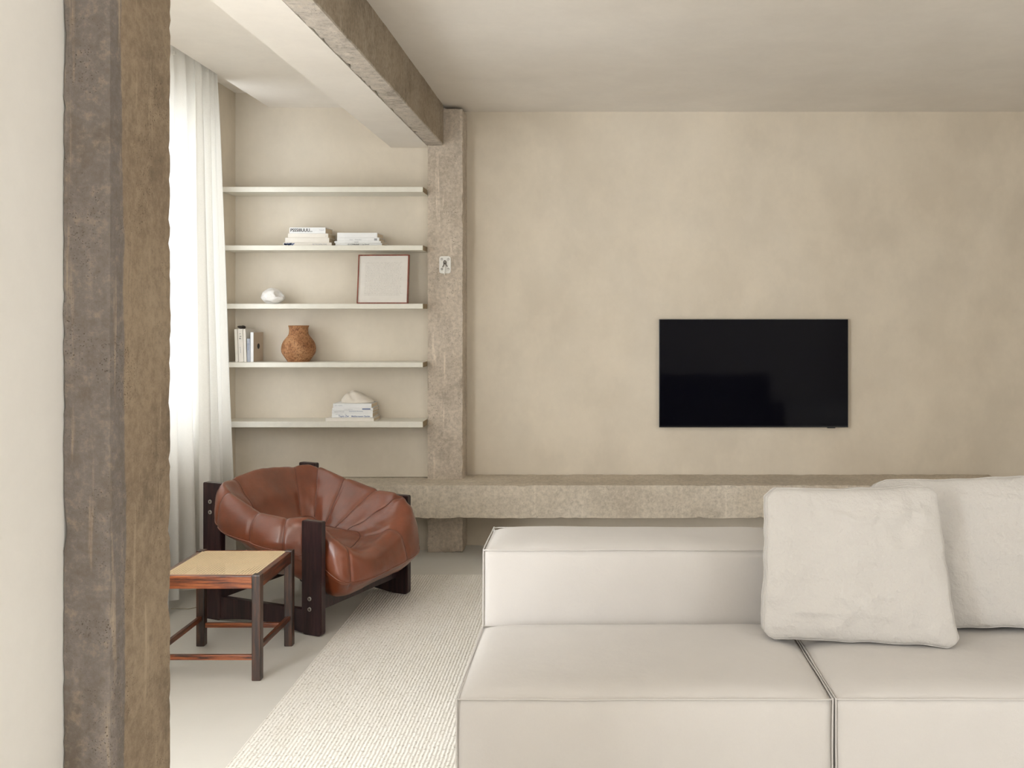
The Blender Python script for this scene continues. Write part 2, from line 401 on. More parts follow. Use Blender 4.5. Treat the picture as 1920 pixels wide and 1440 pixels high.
# ------------------------------------------------------------ concrete frame
bm = rough_box(-1.056, -.962, 1.880, 2.147, 0, CEIL, .018, .0012, .0035, 3, 9)
tag(obj('concrete_pillar', bm, M['pillar'], smooth=True, sharp=42), 'rough dark concrete pillar standing nearest, beside the cream wall at left', 'pillar')
bm = rough_box(-1.028, -.812, 5.775, 6.0, 0, CEIL-.02, .022, .002, .006, 8)
tag(obj('concrete_column', bm, M['column'], smooth=True, sharp=42), 'pale pitted concrete column in the back wall, between shelves and television wall', 'column')
bm = rough_box(-1.028, -.930, 2.15, 5.79, 2.474, CEIL+.02, .022, .0025, .0045, 15)
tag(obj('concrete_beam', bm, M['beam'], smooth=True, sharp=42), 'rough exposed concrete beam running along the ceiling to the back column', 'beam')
bm = rough_box(-2.215, 2.46, 5.575, YW-.004, .250, .445, .03, .0018, .005, 21, 5)
tag(obj('concrete_bench', bm, M['bench'], smooth=True, sharp=42), 'long low concrete bench running along the back wall', 'bench')

# ------------------------------------------------------------ rug
bm = bmesh.new(); bevbox(bm, -1.177, 2.5, 1.6, 5.255, .0005, .0075, .003)
tag(obj('ribbed_rug', bm, M['rug']), 'large off-white ribbed wool rug under sofa and front foot of leather armchair', 'rug')

# ------------------------------------------------------------ shelves
SZ = []
shelf_lab = ['white wall shelf, highest of five and empty', 'white wall shelf carrying two flat stacks of books',
             'white wall shelf carrying the framed handwriting and white cast', 'white wall shelf carrying the clay vase and upright books',
             'white wall shelf, lowest of five, with books under a pale stone']
for k, (yt, yb_) in enumerate(((350.3, 360), (460, 469.3), (569.5, 579), (679.5, 688.8), (790.5, 801.5))):
    zt = CZ+(VY-yt)*5.63/F; zb = CZ+(VY-yb_)*5.63/F; SZ.append(zt)
    bm = bmesh.new(); bevbox(bm, XL+.002, -1.0285, 5.63, YA-.001, zb, zt, .0015, 1)
    # the end beyond the wall reveal butts against the column
    sh = tag(obj('wall_shelf', bm, M['shelf']), shelf_lab[k], 'shelf', 'white shelves in the alcove')
    bm = bmesh.new(); bevbox(bm, -1.0287, -1.0275, 5.6305, 5.770, zb+.0005, zt-.0005, .0003, 1)  # thin strip over the right end, darker brown than the shelf
    e_ = obj('end_strip', bm, M['brownend'], sh); e_['label'] = 'brown shelf end'

# ------------------------------------------------------------ curtains
def curtain(ytop0, ytop1, ybot0, ybot1, x, seed, folds, label, hooks, sweep=0.0):
    root = thing('curtain', label, 'curtain', (x, (ytop0+ytop1)/2, 0))
    bm = bmesh.new(); nu, nv = folds*14, 60; z0, z1 = .05, 2.792; rows = []
    for j in range(nv+1):
        v_ = j/nv; z = z0+(z1-z0)*v_; row = []
        e = (1-v_)**.85
        for i in range(nu+1):
            u = i/nu
            y = (ytop0+(ytop1-ytop0)*u)*(1-e)+(ybot0+(ybot1-ybot0)*u)*e
            ph = folds*2*math.pi*u + 1.6*noise.noise(Vector((u*folds*.45, v_*.8+seed, seed))) + sweep*(1-v_)*math.sin(u*5+seed)
            a = (.024+.022*(1-v_)**.5)*(.65+.7*noise.noise(Vector((u*folds*.6, v_*1.3, seed+4)))+.35)
            sx = math.sin(ph)+.28*math.sin(2.3*ph+seed)
            row.append(bm.verts.new((a*sx-(.0), y+.012*math.cos(ph)*(1-v_)**.4-(ytop0+ytop1)/2, z)))
        rows.append(row)
    for A, B in zip(rows, rows[1:]):
        for i in range(nu): bm.faces.new((A[i], A[i+1], B[i+1], B[i]))
    obj('curtain_cloth', bm, M['curtain'], root, True)
    for y in hooks:
        bm = bmesh.new(); bevbox(bm, -.006, .012, y-.006, y+.006, 2.705, 2.722, .002)
        obj('glider', bm, M['plate'], root, loc=(.035, -(ytop0+ytop1)/2, 0))
    return root
curtain(2.15, 4.87, 2.1, 4.93, -2.085, 3.0, 19, 'sheer white curtain drawn along the window, its part beside the pillar', (4.60, ))
curtain(4.86, 5.125, 4.90, 5.40, -2.060, 9.0, 4, 'sheer white curtain end hanging nearest the shelves', (4.93, ), .5)

# ------------------------------------------------------------ television
tv = thing('television', 'black flat television hanging on the beige wall', 'television', (.981, 5.93, 1.09))
X0, X1, Z0, Z1 = [v_ for v_ in ((1236-VX)*5.925/F-.981, (1590.5-VX)*5.925/F-.981, CZ+(VY-801.5)*5.925/F-1.09, CZ+(VY-598.5)*5.925/F-1.09)]
bm = bmesh.new(); bevbox(bm, X0, X1, -.005, .020, Z0, Z1, .002); obj('casing', bm, M['tvcase'], tv)
bm = bmesh.new(); bevbox(bm, X0+.004, X1-.004, -.0068, -.0048, Z0+.009, Z1-.004, .0005, 1); obj('screen', bm, M['screen'], tv)
bm = bmesh.new(); bevbox(bm, X1-.13, X1-.08, -.004, .012, Z0-.005, Z0+.002, .001, 1); obj('sensor_tab', bm, M['tvcase'], tv)
bm = bmesh.new(); box(bm, -.2, .2, .018, .0298, -.15, .15); obj('wall_bracket', bm, M['tvcase'], tv)

# ------------------------------------------------------------ books
def book(label, x0, x1, zb, zt, y, depth, cover, group, rz=0, upright=False, tilt=0, text=(), soft=False, pg=None):
    """x0..x1, zb..zt = outline of the spine; lying books have their spine to the front, too"""
    r = thing('book', label, 'book', ((x0+x1)/2, y, zb), rz, group); r.rotation_euler = (0, tilt, rz)
    W, T = (x1-x0)/2, zt-zb; t = .0012 if soft else .0024
    bm = bmesh.new()
    if upright:
        bevbox(bm, -W, W, 0, t*1.4, 0, T, .0006, 1)
        box(bm, -W, -W+t, t, depth, 0, T); box(bm, W-t, W, t, depth, 0, T)
        obj('cover', bm, cover, r)
        bm = bmesh.new(); box(bm, -W+t, W-t, t*1.4, depth-.004, .003, T-.003)
    else:
        bevbox(bm, -W, W, 0, t*1.4, 0, T, .0006, 1)
        box(bm, -W, W, t, depth, 0, t); box(bm, -W, W, t, depth, T-t, T)
        obj('cover', bm, cover, r)
        bm = bmesh.new(); box(bm, -W+.003, W-.003, t*1.4, depth-.004, t, T-t)
    obj('page_block', bm, pg or M['pages'], r)
    for (s, size, px, pz, mt, xs, bold) in text:
        if upright: lettering(s, size, mt, r, (px, -.0006, pz), (R(90), R(90), 0), 'lettering', xs=xs, bold=bold)
        else: lettering(s, size, mt, r, (px, -.0006, pz), (R(90), 0, 0), 'lettering', xs=xs, bold=bold)
    return r
def P(x, Y): return (x-VX)*Y/F
def Q(y, Y): return CZ+(VY-y)*Y/F
G = 'books lying in two stacks on the second shelf'
s2 = SZ[1]+.0002; YF = 5.665
def stack(x0, x1, hs, base, Y, rows): pass
z = s2
zz = [z, z+.019, z+.048, z+.0735, z+.109]
book('thin book with a blue printed picture on its spine, bottom of left stack', P(530.5, YF), P(622, YF), zz[0], zz[1]-.0003, YF, .168, M['cream'], G,
     text=(('RETROSPECTIVE', .012, .03, .0045, M['lightink'], 1.0, 0),), soft=True)
bb = [o for o in bpy.data.objects if o.get('category') == 'book'][-1]
bm = bmesh.new()
for k in range(26):
    x = -.142+random.random()*.062; h = .004+random.random()*.007; zq = .001+random.random()*(.016-h)
    box(bm, x, x+.003+random.random()*.008, -.0008, .0004, zq, zq+h)
pic = obj('printed_picture', bm, M['blue'], bb); pic['label'] = 'blue and white printed picture'
book('plain cream book, second from the bottom of the left stack on the second shelf', P(535, YF), P(617, YF), zz[1], zz[2]-.0003, YF-.002, .165, M['cream'], G, R(1.5))
book('cream book with a tiny mark at its spine end, second from top', P(539.5, YF), P(615, YF), zz[2], zz[3]-.0003, YF+.002, .16, M['cream'], G,
     text=(('a', .010, .105, .008, M['lightink'], 1, 0),))
book('white book with big black letters on its spine, top of the left stack', P(542.5, YF), P(610.5, YF), zz[3], zz[4], YF, .15, M['white'], G, R(-1),
     text=(('PSSSIIIUUU...', .0265, -.103, .0105, M['ink'], .93, .0005), ('fotografia', .008, .072, .018, M['lightink'], 1, 0)))
z = s2; zz = [z, z+.0165, z+.0275, z+.049, z+.0775]
book('white book with small black lettering along its spine, bottom of the right stack', P(629, YF), P(716, YF), zz[0], zz[1]-.0003, YF, .168, M['white'], G, R(.5),
     text=(('LE CORBUSIER  I  Le Grand', .0105, -.066, .0045, M['ink'], 1.05, .0001),))
book('thin white paperback, second from the bottom of the right stack', P(627, YF), P(714.5, YF), zz[1], zz[2]-.0003, YF-.004, .165, M['white'], G, R(-1),
     text=(('THE VIEW', .006, -.02, .003, M['ink'], 1, 0),), soft=True)
book('white book with small grey square on spine, second from top', P(632, YF), P(711, YF), zz[2], zz[3]-.0003, YF, .16, M['white'], G, R(.5),
     text=(('linea      fotografica', .009, -.05, .006, M['lightink'], 1, 0),))
bb = [o for o in bpy.data.objects if o.get('category') == 'book'][-1]
bm = bmesh.new()
for k in range(5): box(bm, .096+k*.0035, .0985+k*.0035, -.0006, .0003, .004, .016)
obj('printed_square', bm, M['grey'], bb)
book('blank white book, top of the right stack on the second shelf', P(632, YF), P(707.5, YF), zz[3], zz[4], YF+.001, .158, M['white'], G, R(-.6))
# lowest shelf
G = 'books stacked under the pale stone on the lowest shelf'
YF5 = 5.64; z = SZ[4]+.0002; zz = [z, z+.0195, z+.046, z+.062, z+.0765, z+.1025]
book('wide thin cream book jutting out at the bottom of the lowest stack', P(610, YF5), P(701, YF5), zz[0], zz[1]-.0003, YF5, .175, M['cream'], G, R(0))
YF5 = 5.67
book('white book with two bold dark words on its spine, on the lowest stack', P(622.5, YF5), P(698.5, YF5), zz[1], zz[2]-.0003, YF5, .16, M['white'], G, R(1.2),
     text=(('Tapio Zw', .0155, -.082, .0035, M['blue'], 1.0, .0002), ('Mediterranean Garden', .0125, -.005, .0035, M['blue'], .96, .0002), ('exhibition archive      note', .006, -.10, .0185, M['lightink'], 1, 0)))
book('white paperback with two lines of small grey print, middle of the lowest stack', P(622, YF5), P(699, YF5), zz[2], zz[3]-.0003, YF5+.002, .158, M['white'], G, R(-.6),
     text=(('Arquitectura contemporanea', .007, -.108, .0055, M['grey'], .72, 0), ('Arquitectura domestica', .008, -.02, .008, M['blue'], 1.1, 0)), soft=True)
book('thin white paperback with a blue bar on its spine, below the top book', P(623, YF5), P(699.5, YF5), zz[3], zz[4]-.0003, YF5, .16, M['white'], G, R(.9),
     text=(('la casa mediterranea', .006, -.05, .003, M['lightink'], 1, 0),), soft=True)
bb = [o for o in bpy.data.objects if o.get('category') == 'book'][-1]
bm = bmesh.new(); box(bm, .057, .106, -.0006, .0003, .005, .0115); obj('blue_bar', bm, M['blue'], bb)
book('white book directly beneath the pale stone', P(624, YF5), P(696.5, YF5), zz[4], zz[5], YF5+.002, .155, M['white'], G, R(-.8),
     text=(('obra completa', .008, -.105, .012, M['lightink'], 1, 0),))
z5top = zz[5]
# upright books at the left end of the fourth shelf
G = 'upright books beside the curtain on the fourth shelf'
z = SZ[3]+.0006; YU = 5.66
def up(label, xa, xb, ytop, cover, **k):
    return book(label, P(xa, YU), P(xb, YU), z, Q(ytop, YU), YU+k.pop('dy', 0), k.pop('d', .15), cover, G, upright=True, **k)
up('cream upright book half hidden by the curtain edge', 441.5, 446.8, 617, M['cream'], tilt=R(-2.0))
up('cream upright book with dark marks down its spine', 447.6, 456.8, 616.5, M['cream'], tilt=R(-2.0),
   text=(('l  7 d', .016, -.006, .17, M['ink'], 1, .0003), ('archive', .012, -.005, .09, M['lightink'], 1, 0)))
up('slim cream upright book between the thick cream one and the blue one', 457.6, 462.4, 617, M['cream'], tilt=R(-2.0), d=.16)
up('short blue-grey upright book, smallest in the row', 463.4, 469.0, 635, M['bluegrey'], tilt=R(-.6),
   text=(('S c e n o', .011, -.004, .11, M['blue'], 1, .0003),))
e = up('white-spined upright book with tan cover and dark oval', 469.6, 475.2, 623, M['white'], d=.165)
W = (P(475.2, YU)-P(469.6, YU))/2; H = Q(623, YU)-z
bm = bmesh.new(); box(bm, W, W+.0006, .003, .163, .001, H-.001); s = obj('side_cover', bm, M['tan'], e); s['label'] = 'tan side cover'
bm = bmesh.new(); t_ = [bm.verts.new((W+.0011, .082+.021*math.cos(a*math.pi/12), H*.52+.0165*math.sin(a*math.pi/12))) for a in range(24)]
t2 = [bm.verts.new((W+.0006, q.co.y, q.co.z)) for q in t_]; bm.faces.new(t_); bm.faces.new(list(reversed(t2)))
for a in range(24): bm.faces.new((t_[a], t2[a], t2[(a+1) % 24], t_[(a+1) % 24]))
s = obj('oval_mark', bm, M['ink'], e); s['label'] = 'dark oval mark'
# dark little thing lying on the books
bm = bmesh.new(); bmesh.ops.create_icosphere(bm, subdivisions=3, radius=1)
for v_ in bm.verts:
    p = v_.co.copy(); n_ = noise.noise(p*1.3+Vector((3, 1, 2)))
    v_.co = Vector((p.x*.021*(1+.25*n_), p.y*.030, p.z*.011*(1+.5*n_+(.35 if p.x > .3 else 0))))
tag(obj('dark_paperweight', bm, M['darkthing'], smooth=True, loc=(P(448.6, YU)-.003, YU+.05, Q(616.5, YU)+.0088)), 'small dark lump lying on top of the upright books', 'ornament')

# ------------------------------------------------------------ clay vase
vs = thing('clay_vase', 'mottled brown clay vase with round belly on the fourth shelf', 'vase', (P(560, 5.735), 5.735, SZ[3]+.0005))
k = 5.735/F
prof = [(0, 0), (18.5, 0), (20, .6), (24.5, 7), (30.2, 16), (31.3, 21), (31.2, 27), (29, 35), (25.5, 41), (21, 46.5), (18.4, 50.5), (17.4, 55), (17.2, 60), (17.8, 64), (18.8, 67), (18.2, 67.4),
        (16.6, 66), (15.8, 60), (16.5, 50), (22, 42), (28, 30), (27, 16), (18, 4), (0, 3)]
bm = bmesh.new(); pp = [(max(0, q[0])*k, q[1]*k) for q in [cr(prof, t*.25) for t in range((len(prof)-1)*4+1)]]
pp[0] = (0, 0); pp[-1] = (0, 3*k); lathe(bm, pp, 56)
obj('vase_body', bm, M['clay'], vs, True)
bm = bmesh.new(); tube(bm, [(18.2*k*math.cos(a*math.pi/24), 18.2*k*math.sin(a*math.pi/24), 66.6*k) for a in range(48)], .0022, 6, True)
obj('rim', bm, M['clay'], vs, True)

# ------------------------------------------------------------ white cast on the third shelf (rounded shell broken open at the right)
bm = bmesh.new(); bmesh.ops.create_icosphere(bm, subdivisions=5, radius=1); k = 5.70/F
for v_ in bm.verts:
    p = v_.co.copy()
    q = Vector((p.x*20.5*k, p.y*.055, p.z*15*k))
    if p.x > .15: q.x += .010*(p.x-.15); q.z -= .020*(p.x-.15)*(1 if p.z > 0 else .1)
    q.x = min(q.x, 21*k)
    if p.z < 0: q.z *= 1.02
    q.z = max(q.z, -14.3*k)
    d_ = (Vector((p.x, p.y, p.z))-Vector((.80, -.62, .42))).length      # hollow open towards the right
    if d_ < .52: q += Vector((-.30, .62, -.10))*.050*(1-(d_/.52)**2)
    d_ = (Vector((p.x, p.y, p.z))-Vector((-.25, -.55, -.85))).length
    if d_ < .45: q += Vector((.1, .7, .5))*.02*(1-d_/.45)
    q += p*.0045*noise.noise(p*2.3)+p*.0022*noise.noise(p*6)
    q.z = max(q.z, -14.4*k)
    v_.co = q
tag(obj('plaster_cast', bm, M['stone'], smooth=True, loc=(P(509.5, 5.70), 5.715, SZ[2]+14.45*k)), 'small white broken shell-like cast on the middle shelf', 'sculpture')

# ------------------------------------------------------------ pale stone on the lowest stack
bm = bmesh.new(); bmesh.ops.create_icosphere(bm, subdivisions=5, radius=1); k = 5.72/F
for v_ in bm.verts:
    p = v_.co.copy()
    if p.x < 0: top = 12+12.6*math.sqrt(max(0, 1-((p.x+.38)/.66)**2)) if abs(p.x+.38) < .66 else 12
    top = 24.5-11*max(0, (p.x+.35))**1.1 if p.x > -.35 else 24.5-11*(max(0, -.35-p.x)/.65)**2
    z_ = (max(p.z, -.25)+.25)/1.25*top*k
    q = Vector((p.x*30.5*k, p.y*.058, z_))
    rd = math.exp(-((p.x-.02+.55*p.z)/.17)**2)*(1 if p.y < 0 else .2)       # crease between the two lobes
    q -= Vector((.1, -.7, .7))*.009*rd*max(0, p.z+.5)
    q += p*.004*noise.noise(p*1.9+Vector((5, 0, 1)))
    if p.z < -.2: q.z = 0
    q.z = max(q.z, 0)
    v_.co = q
tag(obj('pale_stone', bm, M['softstone'], smooth=True, loc=(P(668.5, 5.72), 5.745, z5top+.0004)), 'smooth pale folded stone resting on the lowest stack of books', 'sculpture')

# ------------------------------------------------------------ framed handwriting leaning on the shelf
ft = thing('framed_page', 'square reddish wood frame with a handwritten page leaning on the shelf', 'picture', (P(716.5, 5.665), 5.662, SZ[2]+.0015))
Wd, Ht = .1545, .2965
ft.rotation_euler = (R(-7), 0, R(-3.0))
bm = bmesh.new(); t = .0065
for a in ((-Wd, Wd, 0, t), (-Wd, Wd, Ht-t, Ht), (-Wd, -Wd+t, t, Ht-t), (Wd-t, Wd, t, Ht-t)): bevbox(bm, a[0], a[1], 0, .022, a[2], a[3], .0008, 1)
obj('frame', bm, M['frame'], ft)
bm = bmesh.new(); box(bm, -Wd+t, Wd-t, .006, .010, t, Ht-t); obj('paper', bm, M['paper'], ft)
bm = bmesh.new(); box(bm, -Wd+t, Wd-t, .0105, .018, t, Ht-t); obj('backing_board', bm, M['tan'], ft)
bm = bmesh.new()
rows = 25
for r0 in range(rows):
    zr = Ht-.047-r0*(Ht-.047-.052)/(rows-1); x = -.112+random.random()*.004
    while x < .104:
        wl = .004+random.random()*.014
        n = max(2, int(wl/.0026)); last = None
        for j in range(n):
            xx = x+wl*j/n; hgt = (.0004+random.random()*.0018)*(2 if random.random() < .12 else 1)
            box(bm, xx, xx+.00055, .0054, .0061, zr-.0004, zr+hgt)
        x += wl+.0015+random.random()*.003
stuff(obj('handwriting', bm, M['sepia'], ft))

# ------------------------------------------------------------ hook plate on the column
hk = thing('hook_plate', 'white enamel plate with a metal hook screwed to the concrete column', 'hook', (P(834.5, 5.772), 5.7755, Q(497, 5.772)))
k = 5.77/F
bm = bmesh.new(); pts = []
for (cx, cz, a0) in ((6.2, 12, 0), (-6.2, 12, 90), (-6.2, -11, 180), (6.2, -11, 270)):
    for a in range(0, 91, 15): pts.append(((cx+4.6*math.cos(R(a0+a)))*k, (cz+4.6*math.sin(R(a0+a)))*k))
A = [bm.verts.new((x, -.006, z_)) for x, z_ in pts]; B = [bm.verts.new((x, .004, z_)) for x, z_ in pts]
bm.faces.new(A); bm.faces.new(list(reversed(B)))
for i in range(len(A)): j = (i+1) % len(A); bm.faces.new((A[i], B[i], B[j], A[j]))
bmesh.ops.recalc_face_normals(bm, faces=bm.faces)
obj('plate', bm, M['plate'], hk)
for sx, sz in ((-6, 11), (6, 11), (-6, -7.5), (6, -7.5)):
    bm = bmesh.new(); lathe(bm, [(0, 0), (2.3*k, 0), (2.2*k, .002), (1.2*k, .0035), (0, .004)], 14)
    o = obj('screw', bm, M['steel'], hk, True, (sx*k, -.006, sz*k)); o.rotation_euler = (R(90), 0, 0)
bm = bmesh.new(); tube(bm, [(2.2*k*math.cos(a*math.pi/8)+0*k, -.010-.006*math.sin(a*math.pi/8), 4*k+4.2*k*math.sin(a*math.pi/8)) for a in range(16)], .0028, 7, True)
obj('ring', bm, M['iron'], hk, True)
bm = bmesh.new(); hp = [(0, -.008, 2), (.3, -.014, -1), (.6, -.024, -6), (.4, -.030, -12), (0, -.032, -16), (-.5, -.024, -18.2), (-.6, -.014, -16.5), (-.3, -.009, -13)]
tube(bm, [(q[0]*k, q[1], q[2]*k) for q in [cr(hp, t*.25) for t in range(29)]], .0034, 8)
obj('hook', bm, M['plate'], hk, True)
bm = bmesh.new(); tube(bm, [(0*k, -.010, 4*k), (-2.2*k, -.014, 0), (-4.2*k, -.012, -4*k)], .0026, 7); tube(bm, [(0, -.010, 4*k), (2.6*k, -.014, 0), (4.6*k, -.012, -3.2*k)], .0026, 7)
obj('latch_arm', bm, M['iron'], hk, True)

# ------------------------------------------------------------ cane side table
tb = thing('side_table', 'small square rosewood side table with woven cane top', 'table', (-1.5325, 3.953, 0))
hx, hy, hl = .1915, .195, .0178
def pleg(bm, x, y, z0, z1, h, r=.004):
    bevbox(bm, x-h, x+h, y-h, y+h, z0, z1, r, 2)
for sx in (-1, 1):
    for sy in (-1, 1):
        bm = bmesh.new(); pleg(bm, sx*hx, sy*hy, 0, .4175, hl); obj('leg', bm, M['legwood'], tb)
for sy in (-1, 1):
    bm = bmesh.new(); bevbox(bm, -hx+hl, hx-hl, sy*hy-.0125, sy*hy+.0125, .362, .413, .003); obj('apron', bm, M['rosewood_x'], tb)
    bm = bmesh.new(); bevbox(bm, -hx+hl, hx-hl, sy*hy-.008, sy*hy+.008, .079, .099, .002); obj('stretcher', bm, M['rosewood_x'], tb)
for sx in (-1, 1):
    bm = bmesh.new(); bevbox(bm, sx*hx-.0125, sx*hx+.0125, -hy+hl, hy-hl, .362, .413, .003); obj('apron', bm, M['rosewood_y'], tb)
    bm = bmesh.new(); bevbox(bm, sx*hx-.008, sx*hx+.008, -hy+hl, hy-hl, .112, .133, .002); obj('stretcher', bm, M['rosewood_y'], tb)
bm = bmesh.new(); ax, ay = hx-.0105, hy-.0105; pitch = .0122
n = int(2*ax/pitch)
for i in range(n+1):
    x = -ax+2*ax*(i+.5)/(n+1)
    for d_ in (-.0015, .0015): box(bm, x+d_-.0009, x+d_+.0009, -ay, ay, .4118, .4126)
n2 = int(2*ay/pitch)
for i in range(n2+1):
    y = -ay+2*ay*(i+.5)/(n2+1)
    for d_ in (-.0015, .0015): box(bm, -ax, ax, y+d_-.0009, y+d_+.0009, .4124, .4132)
def diag(sgn, zz_):
    c = -(ax+ay)
    while c < ax+ay:
        ts = []
        # points on line y = sgn*x + c inside the rectangle
        xa, xb = -ax, ax
        if sgn > 0: xa = max(xa, -ay-c); xb = min(xb, ay-c)
        else: xa = max(xa, c-ay); xb = min(xb, c+ay)
        if xb-xa > .01:
            p0 = Vector((xa, sgn*xa+c, 0)); p1 = Vector((xb, sgn*xb+c, 0)); d_ = (p1-p0).normalized(); s_ = Vector((-d_.y, d_.x, 0))*.0010
            vs_ = [bm.verts.new((q.x, q.y, zq)) for zq in (zz_, zz_+.0007) for q in (p0-s_, p1-s_, p1+s_, p0+s_)]
            for f_ in ((3, 2, 1, 0), (4, 5, 6, 7), (0, 1, 5, 4), (1, 2, 6, 5), (2, 3, 7, 6), (3, 0, 4, 7)): bm.faces.new([vs_[i] for i in f_])
        c += pitch
diag(1, .4130); diag(-1, .4136)
stuff(obj('cane_weave', bm, M['cane'], tb))
bm = bmesh.new()
for a in ((-ax-.001, -ax+.003, -ay, ay), (ax-.003, ax+.001, -ay, ay), (-ax, ax, -ay-.001, -ay+.003), (-ax, ax, ay-.003, ay+.001)): box(bm, a[0], a[1], a[2], a[3], .4128, .4146)
obj('cane_border', bm, M['cane'], tb)

# ------------------------------------------------------------ leather armchair
CX, CY = -1.4155, 4.712
ac = thing('leather_armchair', 'low cognac leather armchair slung between four dark wooden boards', 'armchair', (CX, CY, 0), math.atan2(-.39, .92))
# local frame: +x = front, +y = far side
def board(px, py, h, zb, label=None):
    bm = bmesh.new(); W, T, r = .055, .0165, .02
    pts = []
    for (cx, cz, a0, rr) in ((W-r, h-.008, 0, .008), (-W+r, h-.008, 90, .008), (-W+r, zb+r, 180, r), (W-r, zb+r, 270, r)):
        cxx = math.copysign(W-rr, cx)
        for a in range(0, 91, 15): pts.append((cxx+rr*math.cos(R(a0+a)), cz+rr*math.sin(R(a0+a))))
    A = [bm.verts.new((px+x, py-T, z_)) for x, z_ in pts]; B = [bm.verts.new((px+x, py+T, z_)) for x, z_ in pts]
    f1 = bm.faces.new(A); f2 = bm.faces.new(list(reversed(B)))
    for i in range(len(A)): j = (i+1) % len(A); bm.faces.new((A[i], B[i], B[j], A[j]))
    bmesh.ops.recalc_face_normals(bm, faces=bm.faces)
    bmesh.ops.bevel(bm, geom=[e_ for f_ in (f1, f2) for e_ in f_.edges], offset=.003, segments=2, affect='EDGES')
    return obj('leg_board', bm, M['darkwood'], ac)
FB, SB = .294, .337
B1 = board(FB, -SB, .515, 0); B2 = board(FB, SB, .515, .0085); B3 = board(-FB, -SB, .647, 0); B4 = board(-FB, SB, .647, 0)
def bolt(par, x, y, z_, s):
    bm = bmesh.new(); lathe(bm, [(.0045, 0), (.0095, 0), (.0095, .004), (.0055, .0045), (.0045, .002), (0, .002)], 18)
    o = obj('bolt', bm, M['steel'], par, True, (x, y, z_)); o.rotation_euler = (R(90*s), 0, 0)
    bm = bmesh.new(); lathe(bm, [(0, .0022), (.0056, .0022), (.0056, .0038), (.0030, .0042), (0, .0042)][1:], 12); o2 = obj('socket', bm, M['iron'], o, True)
for (b_, x, zs) in ((B1, FB-.008, (.118, .165)), (B3, -FB-.008, (.508, .558))):
    for z_ in zs: bolt(b_, x, -SB-.0165, z_, 1)
for (b_, x, zs) in ((B2, FB-.008, (.118, .165)), (B4, -FB-.008, (.508, .558))):
    for z_ in zs: bolt(b_, x, SB+.0165, z_, -1)
for s in (-1, 1):      # arched side rails
    bm = bmesh.new(); A = []; B = []; n = 20; x0, x1 = -FB+.055, FB-.055
    prof_ = [(x0+(x1-x0)*i/n, .006+.022*math.sin(math.pi*i/n)+(.004 if s > 0 else 0)) for i in range(n+1)]+[(x1-(x1-x0)*i/n, .112) for i in range(n+1)]
    A = [bm.verts.new((x, s*SB-.013, z_)) for x, z_ in prof_]; B = [bm.verts.new((x, s*SB+.013, z_)) for x, z_ in prof_]
    for i in range(n):
        m_ = 2*n+1
        bm.faces.new((A[i], A[i+1], A[m_-i-1], A[m_-i])); bm.faces.new((B[m_-i], B[m_-i-1], B[i+1], B[i]))
    for i in range(len(A)): j = (i+1) % len(A); bm.faces.new((A[i], B[i], B[j], A[j]))
    bmesh.ops.recalc_face_normals(bm, faces=bm.faces)
    obj('side_rail', bm, M['darkwood'], ac)
for x, z0, z1 in ((FB-.012, .095, .185), (-FB+.012, .44, .56), (-FB+.03, .10, .19)):
    bm = bmesh.new(); bevbox(bm, x-.013, x+.013, -SB+.0165, SB-.0165, z0, z1, .003); obj('cross_rail', bm, M['darkwood'], ac)
# cushion: outline stations (x,y) and section parameters
st = [ # x, y,      zb,  zo,  zt,  kt,  ki,  ks,  zs
    (.478, .02,    .165, .25, .362, .84, .74, .60, .345),
    (.465, .25,    .165, .28, .445, .79, .66, .46, .365),
    (.375, .318,   .20, .36, .520, .84, .64, .36, .372),
    (.17, .335,    .25, .42, .545, .88, .60, .33, .380),
    (-.10, .345,   .26, .45, .600, .88, .66, .36, .39),
    (-.275, .31,   .29, .50, .640, .90, .72, .50, .42),
    (-.330, .00,   .27, .50, .658, .88, .70, .52, .425),
    (-.278, -.31,  .42, .53, .650, .92, .76, .56, .42),
    (-.190, -.425, .385, .475, .610, .84, .70, .50, .39),
    (.00, -.435,   .325, .425, .535, .82, .66, .46, .37),
    (.16, -.400,   .255, .40, .515, .82, .66, .46, .365),
    (.270, -.318,  .19, .36, .500, .86, .68, .46, .362),
    (.415, -.290,  .150, .26, .415, .80, .68, .50, .350),
    (.468, -.165,  .155, .24, .345, .86, .77, .63, .328)]
def section(s):
    x, y, zb, zo, zt, kt, ki, ks, zs = s
    return [(0, .22), (.45, .205), (.78, zb), (.95, (zb+zo)/2+.005), (1.0, zo), (.5*(1+kt)+.035, zt-.030), (kt, zt), (ki, .55*zt+.45*zs), (ks, zs+.006), (.22, .362), (0, .358)]
secs = [section(s) for s in st]
NU, NV = 312, 96
seamsU = [.5, 2.0, 2.9, 3.75, 4.7, 5.35, 6.75, 7.9, 9.0, 10.05, 12.35]
def spt(U, V):
    ox, oy = crc([s[:2] for s in st], U)
    kz = [crc([[sec[j][0], sec[j][1]] for sec in secs], U) for j in range(11)]
    k_, z_ = cr(kz, V)
    return Vector((ox*k_, oy*k_, z_))
def kzs(U): return [crc([[sec[j][0], sec[j][1]] for sec in secs], U) for j in range(11)]
bm = bmesh.new(); grid = []
